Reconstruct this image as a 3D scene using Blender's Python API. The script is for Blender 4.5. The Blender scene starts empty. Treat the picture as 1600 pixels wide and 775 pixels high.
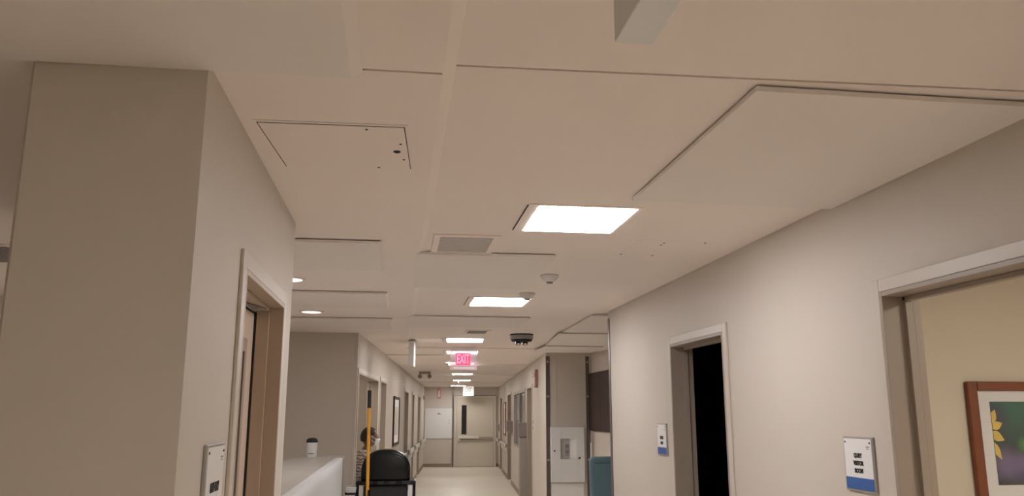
import bpy, bmesh, math, random
from mathutils import Vector, Matrix
random.seed(7)
PI=math.pi
D=bpy.data
COL=bpy.context.scene.collection
# ---------------------------------------------------------------- frame of the place
F=1260.0; CAMZ=1.68
PITCH=math.atan((645-387.5)/F)
def az(px): return math.atan((px-800.0)/F*math.cos(PITCH))
YAW=-az(622); BEND=az(718)-az(622)       # the far corridor bends slightly to the right
CB,SB=math.cos(BEND),math.sin(BEND)
def fw(x,y,z=0.0): return (x*CB+y*SB,-x*SB+y*CB,z)
# ---------------------------------------------------------------- materials
def mat(name,col,rough=0.6,metal=0.0,bump=0.0,bscale=200.0,var=0.0,vscale=3.0,emit=None,estr=0.0,alpha=1.0,trans=0.0,coat=0.0,spec=0.5):
    m=D.materials.new(name); m.use_nodes=True
    nt=m.node_tree; b=nt.nodes['Principled BSDF']
    b.inputs['Base Color'].default_value=(*col,1); b.inputs['Roughness'].default_value=rough
    b.inputs['Metallic'].default_value=metal; b.inputs['Alpha'].default_value=alpha
    b.inputs['Transmission Weight'].default_value=trans
    b.inputs['Coat Weight'].default_value=coat
    b.inputs['Specular IOR Level'].default_value=spec
    tc=nt.nodes.new('ShaderNodeTexCoord')
    if var>0:
        n=nt.nodes.new('ShaderNodeTexNoise'); n.inputs['Scale'].default_value=vscale; n.inputs['Detail'].default_value=4
        r=nt.nodes.new('ShaderNodeMix'); r.data_type='RGBA'
        r.inputs[6].default_value=(*[c*(1-var) for c in col],1); r.inputs[7].default_value=(*[min(1,c*(1+var)) for c in col],1)
        nt.links.new(tc.outputs['Object'],n.inputs['Vector']); nt.links.new(n.outputs['Fac'],r.inputs[0]); nt.links.new(r.outputs[2],b.inputs['Base Color'])
    if bump>0:
        n=nt.nodes.new('ShaderNodeTexNoise'); n.inputs['Scale'].default_value=bscale
        bp=nt.nodes.new('ShaderNodeBump'); bp.inputs['Strength'].default_value=bump; bp.inputs['Distance'].default_value=0.002
        nt.links.new(tc.outputs['Object'],n.inputs['Vector']); nt.links.new(n.outputs['Fac'],bp.inputs['Height']); nt.links.new(bp.outputs['Normal'],b.inputs['Normal'])
    if emit:
        b.inputs['Emission Color'].default_value=(*emit,1); b.inputs['Emission Strength'].default_value=estr
    return m
M={}
M['wall']=mat('wall_paint',(.60,.535,.465),.55,bump=.08,bscale=260,var=.015)
M['wallwarm']=mat('warm_wall_paint',(.64,.575,.47),.6,bump=.08,bscale=260,var=.015)
M['ceil']=mat('ceiling_paint',(.89,.795,.73),.8,bump=.05,bscale=300,var=.02,vscale=1.5)
M['slab']=mat('soffit_paint',(.84,.77,.72),.8,var=.015)
M['floor']=mat('vinyl_floor',(.82,.75,.64),.3,var=.05,vscale=2.0)
M['base']=mat('vinyl_base',(.27,.215,.15),.5)
M['frame']=mat('door_frame_paint',(.35,.29,.235),.4)
M['framelt']=mat('light_frame_paint',(.60,.535,.465),.4)
M['leaf']=mat('tan_door_laminate',(.62,.49,.39),.4,var=.03,vscale=1.2)
M['jamb']=mat('tan_jamb_paint',(.46,.355,.27),.4)
M['leafgrey']=mat('taupe_door',(.30,.27,.24),.45)
M['enddoor']=mat('putty_door_paint',(.60,.54,.44),.38)
M['dark']=mat('dark_gap',(.02,.018,.016),.7)
M['darkroom']=mat('unlit_room_shade',(.012,.012,.014),.85,spec=.1)  # near-black colour stands in for the darkness of an unlit room
M['glassdark']=mat('dark_glass',(.015,.015,.017),.08)
M['glassblue']=mat('blue_grey_glass',(.17,.19,.22),.15)
M['metal']=mat('brushed_steel',(.42,.40,.38),.3,metal=.9)
M['guard']=mat('corner_guard',(.15,.13,.115),.32,metal=.5)
M['white']=mat('white_plastic',(.75,.74,.72),.4)
M['sign']=mat('sign_white',(.80,.78,.76),.35)
M['signlt']=mat('sign_grey',(.50,.48,.46),.4)
M['signframe']=mat('sign_frame',(.38,.36,.34),.35,metal=.3)
M['blue']=mat('sign_blue',(.045,.12,.36),.4)
M['ink']=mat('black_ink',(.01,.01,.01),.6)
M['grille']=mat('vent_grille',(.25,.225,.215),.6)
M['grillelt']=mat('pale_vent_grille',(.60,.55,.52),.6)
M['rail']=mat('handrail_vinyl',(.66,.62,.56),.4)
M['wood']=mat('red_brown_wood',(.20,.058,.024),.32,var=.35,vscale=9)
M['boxbrown']=mat('grey_brown_plastic',(.22,.18,.165),.5)
M['brown']=mat('dark_brown_laminate',(.032,.013,.011),.45,var=.1)
M['matb']=mat('picture_mat',(.82,.81,.80),.8)
M['black']=mat('black_plastic',(.006,.0065,.008),.27,spec=.35)
M['blackm']=mat('black_matte',(.016,.016,.018),.6)
M['yellow']=mat('yellow_handle',(.80,.39,.04),.35)
M['teal']=mat('teal_vinyl',(.12,.215,.265),.38,bump=.1,bscale=90)
M['skin']=mat('skin',(.19,.095,.06),.5,var=.1,vscale=20)
M['hair']=mat('hair',(.03,.019,.014),.8,bump=.6,bscale=300)
M['mask']=mat('white_mask',(.80,.80,.80),.8)
M['trouser']=mat('navy_trousers',(.02,.025,.045),.8)
M['shoe']=mat('shoe',(.02,.02,.02),.5)
M['red']=mat('red_sign',(.55,.03,.03),.4)
M['rubber']=mat('rubber',(.03,.03,.03),.7)
M['counter']=mat('counter_laminate',(.56,.52,.48),.25,var=.06,vscale=4)
M['desk']=mat('counter_side',(.40,.35,.30),.5)
M['strobe']=mat('strobe_red',(.40,.20,.17),.4)
M['lens']=mat('clear_lens',(.8,.78,.74),.1)
LE=31.5
M['lamp']=mat('lamp_diffuser',(.9,.9,.9),.5,emit=(.99,.97,1.0),estr=LE)
M['lampback']=mat('fill_diffuser_back',(.9,.9,.9),.5,emit=(1.0,.94,.88),estr=60)  # strong fill emission for the added panel behind the camera
M['lampfar']=mat('lamp_diffuser_far',(.9,.9,.9),.5,emit=(1.0,.96,.94),estr=30)
M['down']=mat('downlight_lens',(.9,.88,.84),.5,emit=(1.0,.93,.84),estr=1.1)
M['warmfill']=mat('warm_fill_lamp',(.9,.88,.8),.5,emit=(1.0,.93,.84),estr=40)  # used only by the added fill lights in side rooms
M['exitglow']=mat('exit_glow',(.6,.03,.10),.4,emit=(1.0,.03,.16),estr=.75)
M['exitletter']=mat('exit_letter',(.9,.3,.4),.4,emit=(1.0,.25,.42),estr=1.1)
M['exitwhite']=mat('exit_white_housing',(.8,.78,.76),.4,emit=(1,.96,.93),estr=.35)
M['exitgrey']=mat('exit_letter_grey',(.30,.24,.25),.5)
# acrylic
def acrylic(name,col,fac,rough=.05):
    m=D.materials.new(name); m.use_nodes=True; nt=m.node_tree; nt.nodes.clear()
    o=nt.nodes.new('ShaderNodeOutputMaterial'); mx=nt.nodes.new('ShaderNodeMixShader'); t=nt.nodes.new('ShaderNodeBsdfTransparent')
    g=nt.nodes.new('ShaderNodeBsdfPrincipled'); g.inputs['Base Color'].default_value=(*col,1); g.inputs['Roughness'].default_value=rough
    mx.inputs[0].default_value=fac
    nt.links.new(t.outputs[0],mx.inputs[1]); nt.links.new(g.outputs[0],mx.inputs[2]); nt.links.new(mx.outputs[0],o.inputs[0])
    return m
M['acrylic']=acrylic('pink_acrylic',(.72,.50,.53),.86,.15)
M['sheet']=acrylic('plastic_sheet',(.85,.85,.85),.62,.55)
M['clear']=acrylic('picture_glass',(.5,.5,.5),.06,.05)
def shirt_mat():
    m=D.materials.new('striped_shirt'); m.use_nodes=True; nt=m.node_tree; b=nt.nodes['Principled BSDF']; b.inputs['Roughness'].default_value=.9
    tc=nt.nodes.new('ShaderNodeTexCoord'); w=nt.nodes.new('ShaderNodeTexWave'); w.bands_direction='Z'; w.inputs['Scale'].default_value=9; w.inputs['Distortion'].default_value=6; w.inputs['Detail'].default_value=3; w.inputs['Detail Scale'].default_value=2.5
    r=nt.nodes.new('ShaderNodeValToRGB'); r.color_ramp.elements[0].position=.25; r.color_ramp.elements[0].color=(.20,.17,.15,1); r.color_ramp.elements[1].position=.6; r.color_ramp.elements[1].color=(.72,.68,.63,1)
    nt.links.new(tc.outputs['Object'],w.inputs['Vector']); nt.links.new(w.outputs['Fac'],r.inputs[0]); nt.links.new(r.outputs[0],b.inputs['Base Color'])
    return m
M['shirt']=shirt_mat()
def art_mat():
    # blurred flower photograph: object coords, x 0..0.9, z 0..0.415
    m=D.materials.new('flower_print'); m.use_nodes=True; nt=m.node_tree; b=nt.nodes['Principled BSDF']; b.inputs['Roughness'].default_value=.35
    tc=nt.nodes.new('ShaderNodeTexCoord')
    def blob(cx,cz,r,col,prev):
        sub=nt.nodes.new('ShaderNodeVectorMath'); sub.operation='SUBTRACT'; sub.inputs[1].default_value=(cx,0,cz)
        mul=nt.nodes.new('ShaderNodeVectorMath'); mul.operation='MULTIPLY'; mul.inputs[1].default_value=(1,0,1)
        ln=nt.nodes.new('ShaderNodeVectorMath'); ln.operation='LENGTH'
        mr=nt.nodes.new('ShaderNodeMapRange'); mr.interpolation_type='SMOOTHSTEP'; mr.inputs['From Min'].default_value=r; mr.inputs['From Max'].default_value=r*.15
        mx=nt.nodes.new('ShaderNodeMix'); mx.data_type='RGBA'; mx.inputs[7].default_value=(*col,1)
        nt.links.new(tc.outputs['Object'],sub.inputs[0]); nt.links.new(sub.outputs[0],mul.inputs[0]); nt.links.new(mul.outputs[0],ln.inputs[0])
        nt.links.new(ln.outputs['Value'],mr.inputs['Value']); nt.links.new(mr.outputs['Result'],mx.inputs[0])
        if prev is None: mx.inputs[6].default_value=(.012,.035,.035,1)
        else: nt.links.new(prev,mx.inputs[6])
        return mx.outputs[2]
    p=None
    for a in [(.14,.40,.22,(.015,.12,.08)),(.03,.33,.10,(.03,.04,.07)),(.45,.30,.3,(.02,.10,.06)),(.06,.10,.12,(.17,.12,.26)),(.15,.10,.09,(.17,.12,.27)),(.17,.03,.08,(.07,.06,.16)),(.04,-.02,.08,(.03,.03,.06)),(.17,.20,.055,(.05,.22,.05)),(.19,.20,.035,(.20,.42,.04)),(.5,.1,.2,(.12,.08,.2))]:
        p=blob(*a,p)
    nt.links.new(p,b.inputs['Base Color'])
    return m
M['art']=art_mat()
M['petal']=mat('yellow_petal',(.80,.58,.10),.5,var=.25,vscale=30)

# ---------------------------------------------------------------- mesh helpers
class MB:
    def __init__(s): s.bm=bmesh.new()
    def box(s,x0,x1,y0,y1,z0,z1,mx=None):
        vs=[s.bm.verts.new(v) for v in ((x0,y0,z0),(x1,y0,z0),(x1,y1,z0),(x0,y1,z0),(x0,y0,z1),(x1,y0,z1),(x1,y1,z1),(x0,y1,z1))]
        for f in ((0,3,2,1),(4,5,6,7),(0,1,5,4),(1,2,6,5),(2,3,7,6),(3,0,4,7)): s.bm.faces.new([vs[i] for i in f])
        if mx is not None: bmesh.ops.transform(s.bm,matrix=mx,verts=vs)
        return s
    def prism(s,pts,z0,z1,top=None):
        """pts in xy; top: optional other outline at z1"""
        top=top or pts
        a=[s.bm.verts.new((x,y,z0)) for x,y in pts]; b=[s.bm.verts.new((x,y,z1)) for x,y in top]; n=len(pts)
        s.bm.faces.new(a[::-1]); s.bm.faces.new(b)
        for i in range(n): s.bm.faces.new([a[i],a[(i+1)%n],b[(i+1)%n],b[i]])
        return s
    def extr(s,pts,y0,y1):
        """outline pts in xz, extruded along y"""
        a=[s.bm.verts.new((x,y0,z)) for x,z in pts]; b=[s.bm.verts.new((x,y1,z)) for x,z in pts]; n=len(pts)
        s.bm.faces.new(a); s.bm.faces.new(b[::-1])
        for i in range(n): s.bm.faces.new([a[(i+1)%n],a[i],b[i],b[(i+1)%n]])
        return s
    def tube(s,p0,p1,r0,r1=None,n=16):
        r1=r0 if r1 is None else r1
        p0=Vector(p0);p1=Vector(p1);d=(p1-p0);L=d.length
        q=d.to_track_quat('Z','Y').to_matrix().to_4x4()
        ret=bmesh.ops.create_cone(s.bm,cap_ends=True,segments=n,radius1=r0,radius2=r1,depth=L)
        bmesh.ops.transform(s.bm,matrix=Matrix.Translation((p0+p1)/2)@q,verts=ret['verts'])
        return s
    def lathe(s,prof,c=(0,0,0),n=28):
        rings=[]
        for r,z in prof:
            rings.append([s.bm.verts.new((c[0]+r*math.cos(2*PI*i/n),c[1]+r*math.sin(2*PI*i/n),c[2]+z)) for i in range(n)])
        for a,b in zip(rings,rings[1:]):
            for i in range(n): s.bm.faces.new([a[i],a[(i+1)%n],b[(i+1)%n],b[i]])
        s.bm.faces.new(rings[0][::-1]); s.bm.faces.new(rings[-1])
        return s
    def ball(s,c,r,sc=(1,1,1),n=20):
        ret=bmesh.ops.create_uvsphere(s.bm,u_segments=n,v_segments=max(8,n//2),radius=r)
        bmesh.ops.transform(s.bm,matrix=Matrix.Translation(c)@Matrix.Diagonal((*sc,1)),verts=ret['verts'])
        return s
    def build(s,name,m,parent=None,bevel=0.0,smooth=False,loc=None,rz=0.0,seg=2):
        bmesh.ops.recalc_face_normals(s.bm,faces=s.bm.faces)
        me=D.meshes.new(name); s.bm.to_mesh(me); s.bm.free(); me.materials.append(m)
        o=D.objects.new(name,me); COL.objects.link(o)
        if smooth:
            for p in me.polygons: p.use_smooth=True
        if bevel>0:
            b=o.modifiers.new('bevel','BEVEL'); b.width=bevel; b.segments=seg; b.limit_method='ANGLE'; b.angle_limit=math.radians(40)
        if parent: o.parent=parent
        if loc: o.location=loc
        if rz: o.rotation_euler.z=rz
        return o
def struct(o): o['kind']='structure'; return o
def sempty(name,loc=(0,0,0),rz=0):
    o=D.objects.new(name,None); COL.objects.link(o); o.location=loc; o.rotation_euler.z=rz; o['kind']='structure'; o.empty_display_size=.1; return o
def tag(o,label,cat,group=None):
    o['label']=label; o['category']=cat
    if group: o['group']=group
    return o
def thing(name,label,cat,loc=(0,0,0),rz=0,group=None):
    o=D.objects.new(name,None); COL.objects.link(o); o.location=loc; o.rotation_euler.z=rz; o.empty_display_size=.1
    return tag(o,label,cat,group)
def dup(root,loc,rz,label,group=None):
    r=root.copy(); COL.objects.link(r); r.location=loc; r.rotation_euler=(0,0,rz); r['label']=label
    if group: r['group']=group
    for ch in list(root.children):
        c=ch.copy(); COL.objects.link(c); c.parent=r
        for g in list(ch.children):
            d=g.copy(); COL.objects.link(d); d.parent=c
    return r
def text_mesh(name,s,size,m,parent,loc,rot,align='CENTER',ext=.0006,sx=1.0,bold=0.0):
    c=D.curves.new('t','FONT'); c.body=s; c.size=size; c.extrude=ext; c.align_x=align; c.align_y='CENTER'; c.offset=bold
    o=D.objects.new('t',c); COL.objects.link(o)
    dg=bpy.context.evaluated_depsgraph_get(); me=D.meshes.new_from_object(o.evaluated_get(dg))
    D.objects.remove(o); D.curves.remove(c)
    me.materials.clear(); me.materials.append(m)
    q=D.objects.new(name,me); COL.objects.link(q); q.parent=parent; q.location=loc; q.rotation_euler=rot; q.scale=(sx,1,1)
    return q

# ================================================================ SETTING
ZL=2.55; ZR=2.565; XR=1.835; XL=-.5; WT=.145; TOP=2.62
# floor
struct(MB().prism([(-6,-3.5),(7,-3.5),(7,29),(-6,29)],-.1,0).build('floor',M['floor']))
# ceiling : left field, tapered strip, right field, and the corridor beyond
b=MB(); g=.0055
b.box(-3.1,.093,-3.2,1.985-g,ZL,TOP+.1); b.box(-3.1,.093,1.985+g,11.2,ZL,TOP+.1)
b.box(.09,.12,-3.2,11.2,ZR+.003,TOP+.1)
# sloped strip between the two heights
b.extr([(.09,ZL),(.125,ZR),(.125,ZR+.02),(.09,ZR+.02)],-3.2,11.2)
yj=lambda x:1.962-.03*(x-.1)
b.prism([(.12,-3.2),(4.6,-3.2),(4.6,yj(4.6)-g),(.12,yj(.12)-g)],ZR,TOP+.1)
b.prism([(.12,yj(.12)+g),(4.6,yj(4.6)+g),(4.6,11.2),(.12,11.2)],ZR,TOP+.1)
struct(b.build('ceiling',M['ceil']))
struct(MB().box(-3.1,4.6,-3.2,11.2,TOP+.1,TOP+.16).build('trim_1',M['dark']))   # joint backing
struct(MB().prism([(-3.1,11.2),(4.6,11.2),(4.6,29),(-3.1,29)],ZL,TOP+.16).build('trim_2',M['ceil']))
# lowered panels of the near ceiling; far one corner chamfered on one side
ntrim=[3]
def panel(outline,zb,zt,m='slab',cham=None,reveal=True):
    """lowered board; a narrow shadow reveal is left between its near edge and the ceiling above"""
    bb=MB()
    if not reveal: bb.prism(cham or outline,zb,zt,outline)
    else:
        rv=.0055; ymin=min(y for x,y in outline); ymax=max(y for x,y in outline); ym=ymin+.35*(ymax-ymin)
        xs=[x for x,y in outline]; xmin=min(xs); dx=0 if xmin<-1.2 else .015
        bb.prism(cham or outline,zb,zt-rv,outline)
        bb.prism([(min(x+dx,max(xs)) if x<xmin+.3 else x,y+(.03 if y<ym else 0)) for x,y in outline],zt-rv,zt+.002)
    o=bb.build('trim_%d'%ntrim[0],M[m]); ntrim[0]+=1; return struct(o)
def rectp(x0,x1,y0,y1): return [(x0,y0),(x1,y0),(x1,y1),(x0,y1)]
panel(rectp(-3.1,-.115,-3.2,2.0),2.53,ZL,cham=rectp(-3.1,-.143,-3.2,2.0),reveal=False)                 # top-left soffit
panel([(.95,1.968),(1.36,1.972),(XR,1.974),(XR,3.17),(.945,3.15)],2.545,ZR)               # right soffit
panel(rectp(-1.7,-.108,4.11,4.93),2.53,ZL,cham=rectp(-1.7,-.125,4.11,4.93))
panel(rectp(-1.7,-.098,5.93,6.75),2.53,ZL,cham=rectp(-1.7,-.112,5.93,6.75))
panel(rectp(-1.7,-.078,7.62,8.45),2.53,ZL,cham=rectp(-1.7,-.09,7.62,8.45))
panel(rectp(.079,.865,4.43,5.66),2.545,ZR)
panel(rectp(.052,1.21,7.48,8.35),2.545,ZR)
# alcove ceiling drops
panel([(1.73,7.16),(3.2,7.12),(3.2,11.2),(1.88,10.4),(1.755,8.42)],2.545,ZR)
panel([(1.73,8.74),(3.2,8.70),(3.2,11.2),(1.93,11.2),(1.88,10.3)],2.53,2.545)
panel([(1.862,10.30),(2.62,10.28),(2.62,11.18),(1.862,11.18)],2.515,2.53)
# shallow steps of the corridor ceiling (each runs to the end)
FR=lambda o:(setattr(o,'rotation_euler',(0,0,-BEND)),o)[1]
FR(panel(rectp(-1.128,-.25,12.45,14.9),2.535,ZL,'ceil'))
FR(panel(rectp(-1.128,1.26,14.9,18.58),2.532,ZL,'ceil'))
FR(panel(rectp(-1.128,1.26,18.58,22.48),2.515,ZL,'ceil'))
FR(panel(rectp(-1.128,1.26,22.48,26.5),2.50,ZL,'ceil'))

def wall_y(x0,x1,y0,y1,ops,z1=TOP):
    """wall along y with openings (ya,yb,zlow,zhigh)"""
    b=MB(); y=y0
    for ya,yb,zl,zh in sorted(ops):
        b.box(x0,x1,y,ya,0,z1); b.box(x0,x1,ya,yb,zh,z1)
        if zl>0: b.box(x0,x1,ya,yb,0,zl)
        y=yb
    b.box(x0,x1,y,y1,0,z1); return b
# right wall with two doorways
struct(wall_y(XR,XR+WT,-3.2,6.99,[(1.80,2.86,0,2.135),(4.41,5.33,0,2.135)]).build('wall_right',M['wall']))
# left block (front face turned to us, side face with a door), hollow behind its door
struct(MB().prism([(-.912,2.005),(XL,1.999),(XL,2.62),(-.61,2.62),(-.61,2.12),(-.97,2.12)],0,TOP)
   .box(-.61,XL,3.505,3.79,0,TOP).box(-.61,XL,2.62,3.505,2.13,TOP)
   .prism([(-1.48,3.67),(-.61,3.67),(-.61,3.79),(-1.56,3.79)],0,TOP)
   .prism([(-.912,2.005),(-.80,2.12),(-1.44,3.67),(-1.56,3.79)],0,TOP).build('wall_left',M['wall']))
# far left room walls
struct(MB().box(-3.1,-3.0,-3.2,9.2,0,TOP).build('wall_far_left',M['wall']))
struct(MB().prism([(-3.0,9.13),(-.493,9.11),(-.60,9.25),(-3.0,9.25)],0,TOP).build('wall_nurse_station',M['wall']))
struct(MB().box(-3.1,2.2,-3.3,-3.2,0,TOP).build('wall_back',M['wall']))
# corridor beyond (local frame bent to the right)
d_l=[(9.16,11.38,0,2.12),(11.72,12.6,0,2.13),(16.86,18.1,0,2.12),(19.62,20.42,0,2.12),(22.32,23.35,0,2.12)]
struct(FR(wall_y(-1.28,-1.13,9.055,26.5,d_l).build('wall_corridor_left',M['wall'])))
d_r=[(14.26,15.26,0,2.13),(15.75,19.04,.95,2.14),(20.05,21.5,0,2.14),(24.4,25.4,0,2.13)]
struct(FR(wall_y(1.263,1.41,11.93,26.5,d_r).build('wall_corridor_right',M['wall'])))
struct(FR(MB().box(-1.28,1.41,26.5,26.65,0,TOP).build('wall_end',M['wall'])))
# alcove: wall that carries the white panel, and the side wall with the brown board
struct(MB().box(2.137,2.82,11.80,11.95,0,TOP).build('wall_alcove',M['wall']))
struct(MB().box(2.82,3.0,6.99,11.95,0,TOP).build('wall_alcove_side',M['wall']))
struct(MB().box(XR+WT,3.0,6.87,6.99,0,TOP).build('wall_alcove_front',M['wall']))
# visitor room and unlit room, its darkness put into the wall colour
struct(MB().box(XR+WT,4.6,3.9,3.98,0,TOP).box(4.5,4.6,-3.2,3.9,0,TOP).box(2.2,4.6,-3.3,-3.2,0,TOP).build('wall_visitor_room',M['wallwarm']))
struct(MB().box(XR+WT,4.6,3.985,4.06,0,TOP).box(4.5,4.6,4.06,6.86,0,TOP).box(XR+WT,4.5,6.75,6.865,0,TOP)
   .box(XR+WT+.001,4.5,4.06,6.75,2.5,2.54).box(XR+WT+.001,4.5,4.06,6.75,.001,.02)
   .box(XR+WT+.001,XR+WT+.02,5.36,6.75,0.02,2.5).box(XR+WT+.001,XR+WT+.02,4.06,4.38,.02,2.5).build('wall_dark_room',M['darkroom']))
# baseboards
struct(FR(MB().box(-1.13,-.26,26.485,26.5,0,.1).box(1.18,1.263,26.485,26.5,0,.1).build('baseboard_end',M['base'])))
b=MB(); y=9.06
for ya,yb,_,_ in d_l: b.box(-1.13,-1.118,y+.06,ya-.06,0,.1) if ya-.12>y else None; y=yb
b.box(-1.13,-1.118,y+.06,26.48,0,.1); struct(FR(b.build('baseboard_left',M['base'])))
b=MB(); y=11.95
for ya,yb,zl,_ in d_r:
    if zl==0: b.box(1.251,1.263,y+.06,ya-.06,0,.1); y=yb
b.box(1.251,1.263,y+.06,26.48,0,.1); struct(FR(b.build('baseboard_right',M['base'])))

# ---------------------------------------------------------------- doors of the room
ndoor=[1]
def door_frame_y(parent,x,ya,yb,zt,depth,side,fw_=.05,proud=.012,m='frame',stop=True,caseM=None):
    """frame for an opening in a wall along y. x = wall face, side=+1: wall lies at +x of the face. Local coords."""
    s=side
    def bx(b,a,c,*r): b.box(min(a,c),max(a,c),*r)
    b=MB()
    # casing on the face
    bx(b,x-s*proud,x,ya-fw_,ya+.0,0,zt+fw_); bx(b,x-s*proud,x,yb,yb+fw_,0,zt+fw_); bx(b,x-s*proud,x,ya,yb,zt,zt+fw_)
    b.build('door_casing',caseM or M['framelt'],parent,bevel=.003)
    b=MB()
    t=.018
    bx(b,x-s*proud,x+s*depth,ya,ya+t,0,zt); bx(b,x-s*proud,x+s*depth,yb-t,yb,0,zt); bx(b,x-s*proud,x+s*depth,ya+t,yb-t,zt-t,zt)
    if stop:
        a0,a1=x+s*depth*.50,x+s*depth*.72
        bx(b,a0,a1,ya+t,ya+t+.018,0,zt-t); bx(b,a0,a1,yb-t-.018,yb-t,0,zt-t); bx(b,a0,a1,ya+t,yb-t,zt-t-.018,zt-t)
    b.build('door_jamb',M[m],parent,bevel=.002)
# door_1 visitor room doorway (open)
d=sempty('door_1')
door_frame_y(d,XR,1.80,2.86,2.135,WT,1)
MB().box(XR+.112,XR+.115,2.8400,2.8425,0,2.11).build('door_seal',M['dark'],d)
MB().box(XR+.150,XR+.95,1.815,1.86,.01,2.11).build('door_leaf',M['leaf'],d,bevel=.002)
MB().tube((XR+.86,1.86,1.0),(XR+.86,1.91,1.0),.012).tube((XR+.86,1.91,1.0),(XR+.74,1.91,1.0),.010).build('door_handle',M['metal'],d)
# door_2 dark doorway
d=sempty('door_2')
door_frame_y(d,XR,4.41,5.33,2.135,WT,1)
MB().box(XR+.108,XR+.112,5.3090,5.3125,0,2.10).build('door_seal',M['dark'],d)
MB().box(XR+.150,XR+1.0,4.425,4.465,.01,2.10).build('door_leaf',M['leafgrey'],d,bevel=.002)
# door_3 left block door (closed, recessed)
d=sempty('door_3')
door_frame_y(d,XL,2.62,3.505,2.13,.115,-1,fw_=.055,m='jamb',caseM=M['framelt'],stop=False)
MB().box(-.598,-.545,3.476,3.487,0,2.112).box(-.598,-.545,2.638,3.476,2.098,2.112).build('door_stop',M['jamb'],d,bevel=.003)
MB().box(-.606,-.600,3.4745,3.487,0,2.09).build('door_seal',M['dark'],d)
lf=MB().box(-.65,-.606,2.64,3.472,.01,2.085).build('door_leaf',M['leaf'],d,bevel=.002)
MB().box(-.608,-.6035,2.78,3.345,1.05,1.97).build('window_bead',M['frame'],lf,bevel=.002)
MB().box(-.6045,-.6015,2.83,3.29,1.10,1.915).build('window_pane',M['glassdark'],lf)
MB().box(-.60,-.585,2.95,3.40,2.086,2.096).tube((-.59,3.32,2.09),(-.545,3.38,2.095),.004).tube((-.59,3.20,2.09),(-.545,3.38,2.095),.004).build('door_closer',M['grille'],d,bevel=.002)
MB().box(-.606,-.596,3.33,3.38,.93,1.1).tube((-.60,3.355,1.02),(-.55,3.355,1.02),.01).tube((-.55,3.36,1.02),(-.55,3.25,1.02),.009).build('door_handle',M['metal'],d)
# corridor doors, left
def corridor_door(n,x,ya,yb,zt,side,leafmat,closed=True,leafd=.10):
    d=sempty('door_%d'%n,rz=-BEND)
    door_frame_y(d,x,ya,yb,zt,.15,side,m='frame',stop=False)
    if closed:
        s=side
        a,c=x+s*leafd,x+s*(leafd+.044)
        l=MB().box(min(a,c),max(a,c),ya+.02,yb-.02,.01,zt-.02).build('door_leaf',M[leafmat],d,bevel=.002)
        MB().tube((x+s*leafd,ya+.12,1.0),(x+s*(leafd-.05),ya+.12,1.0),.01).tube((x+s*(leafd-.05),ya+.11,1.0),(x+s*(leafd-.05),ya+.24,1.0),.009).build('door_handle',M['metal'],l)
    return d
corridor_door(4,-1.13,9.16,11.38,2.12,-1,'leaf',closed=False)
corridor_door(5,-1.13,11.72,12.6,2.13,-1,'leafgrey')
corridor_door(6,-1.13,16.86,18.1,2.12,-1,'leafgrey')
corridor_door(7,-1.13,19.62,20.42,2.12,-1,'leafgrey')
corridor_door(8,-1.13,22.32,23.35,2.12,-1,'leafgrey')
corridor_door(9,1.263,14.26,15.26,2.13,1,'leafgrey')
corridor_door(10,1.263,20.05,21.5,2.14,1,'leafgrey')
corridor_door(11,1.263,24.4,25.4,2.13,1,'leafgrey')
# vestibule behind door_4: side wall, inner wall with its own framed door
struct(FR(MB().box(-2.40,-2.28,9.3,12.2,0,TOP).box(-2.28,-1.28,12.08,12.2,0,TOP).box(-2.28,-1.28,9.3,9.4,0,TOP).build('wall_vestibule',M['wall'])))
d=sempty('door_12',rz=-BEND)
MB().box(-2.28,-2.255,10.42,10.5,0,2.13).box(-2.28,-2.255,11.95,12.03,0,2.13).box(-2.28,-2.255,10.5,11.95,2.05,2.13).build('door_casing',M['framelt'],d,bevel=.003)
l=MB().box(-2.28,-2.262,10.5,11.95,.01,2.05).build('door_leaf',M['leaf'],d)
MB().box(-2.262,-2.256,11.2,11.7,.7,1.95).build('window_pane',M['glassblue'],l)
MB().box(-1.345,-1.30,9.19,9.98,.01,2.09).build('door_leaf',M['leaf'],d,bevel=.002)
# corridor window, right
w=sempty('window_1',rz=-BEND)
MB().box(1.255,1.40,15.75,15.83,.95,2.14).box(1.255,1.40,18.96,19.04,.95,2.14).box(1.255,1.40,15.83,18.96,2.08,2.14).box(1.250,1.40,15.83,18.96,.95,1.0).box(1.262,1.39,17.35,17.42,1.0,2.08).build('window_frame',M['frame'],w,bevel=.003)
MB().box(1.30,1.306,15.83,18.96,1.0,2.08).build('window_pane',M['glassblue'],w)
# end door
d=sempty('door_13',rz=-BEND)
MB().box(-.225,-.185,26.42,26.5,0,2.49).build('door_post',M['guard'],d,bevel=.003)
MB().box(-.17,-.09,26.44,26.5,0,2.15).box(1.10,1.175,26.44,26.5,0,2.22).box(-.09,1.10,26.44,26.5,2.15,2.22).build('door_casing',M['framelt'],d,bevel=.003)
MB().box(-.17,1.175,26.438,26.445,2.215,2.232).build('head_trim',M['guard'],d)
l=MB().box(-.085,1.095,26.455,26.495,.012,2.145).build('door_leaf',M['enddoor'],d,bevel=.003)
MB().box(.045,.25,26.447,26.456,.99,1.94).build('window_bead',M['enddoor'],l,bevel=.002)
MB().box(.068,.227,26.442,26.449,1.01,1.92).build('window_pane',M['glassdark'],l)
MB().box(-.03,1.06,26.40,26.455,.84,.93).build('panic_bar',M['frame'],l,bevel=.01)
MB().box(-.02,.62,26.36,26.41,.875,.965).box(-.045,.03,26.37,26.455,.80,1.0).build('push_pad',M['rail'],l,bevel=.012)

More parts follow.
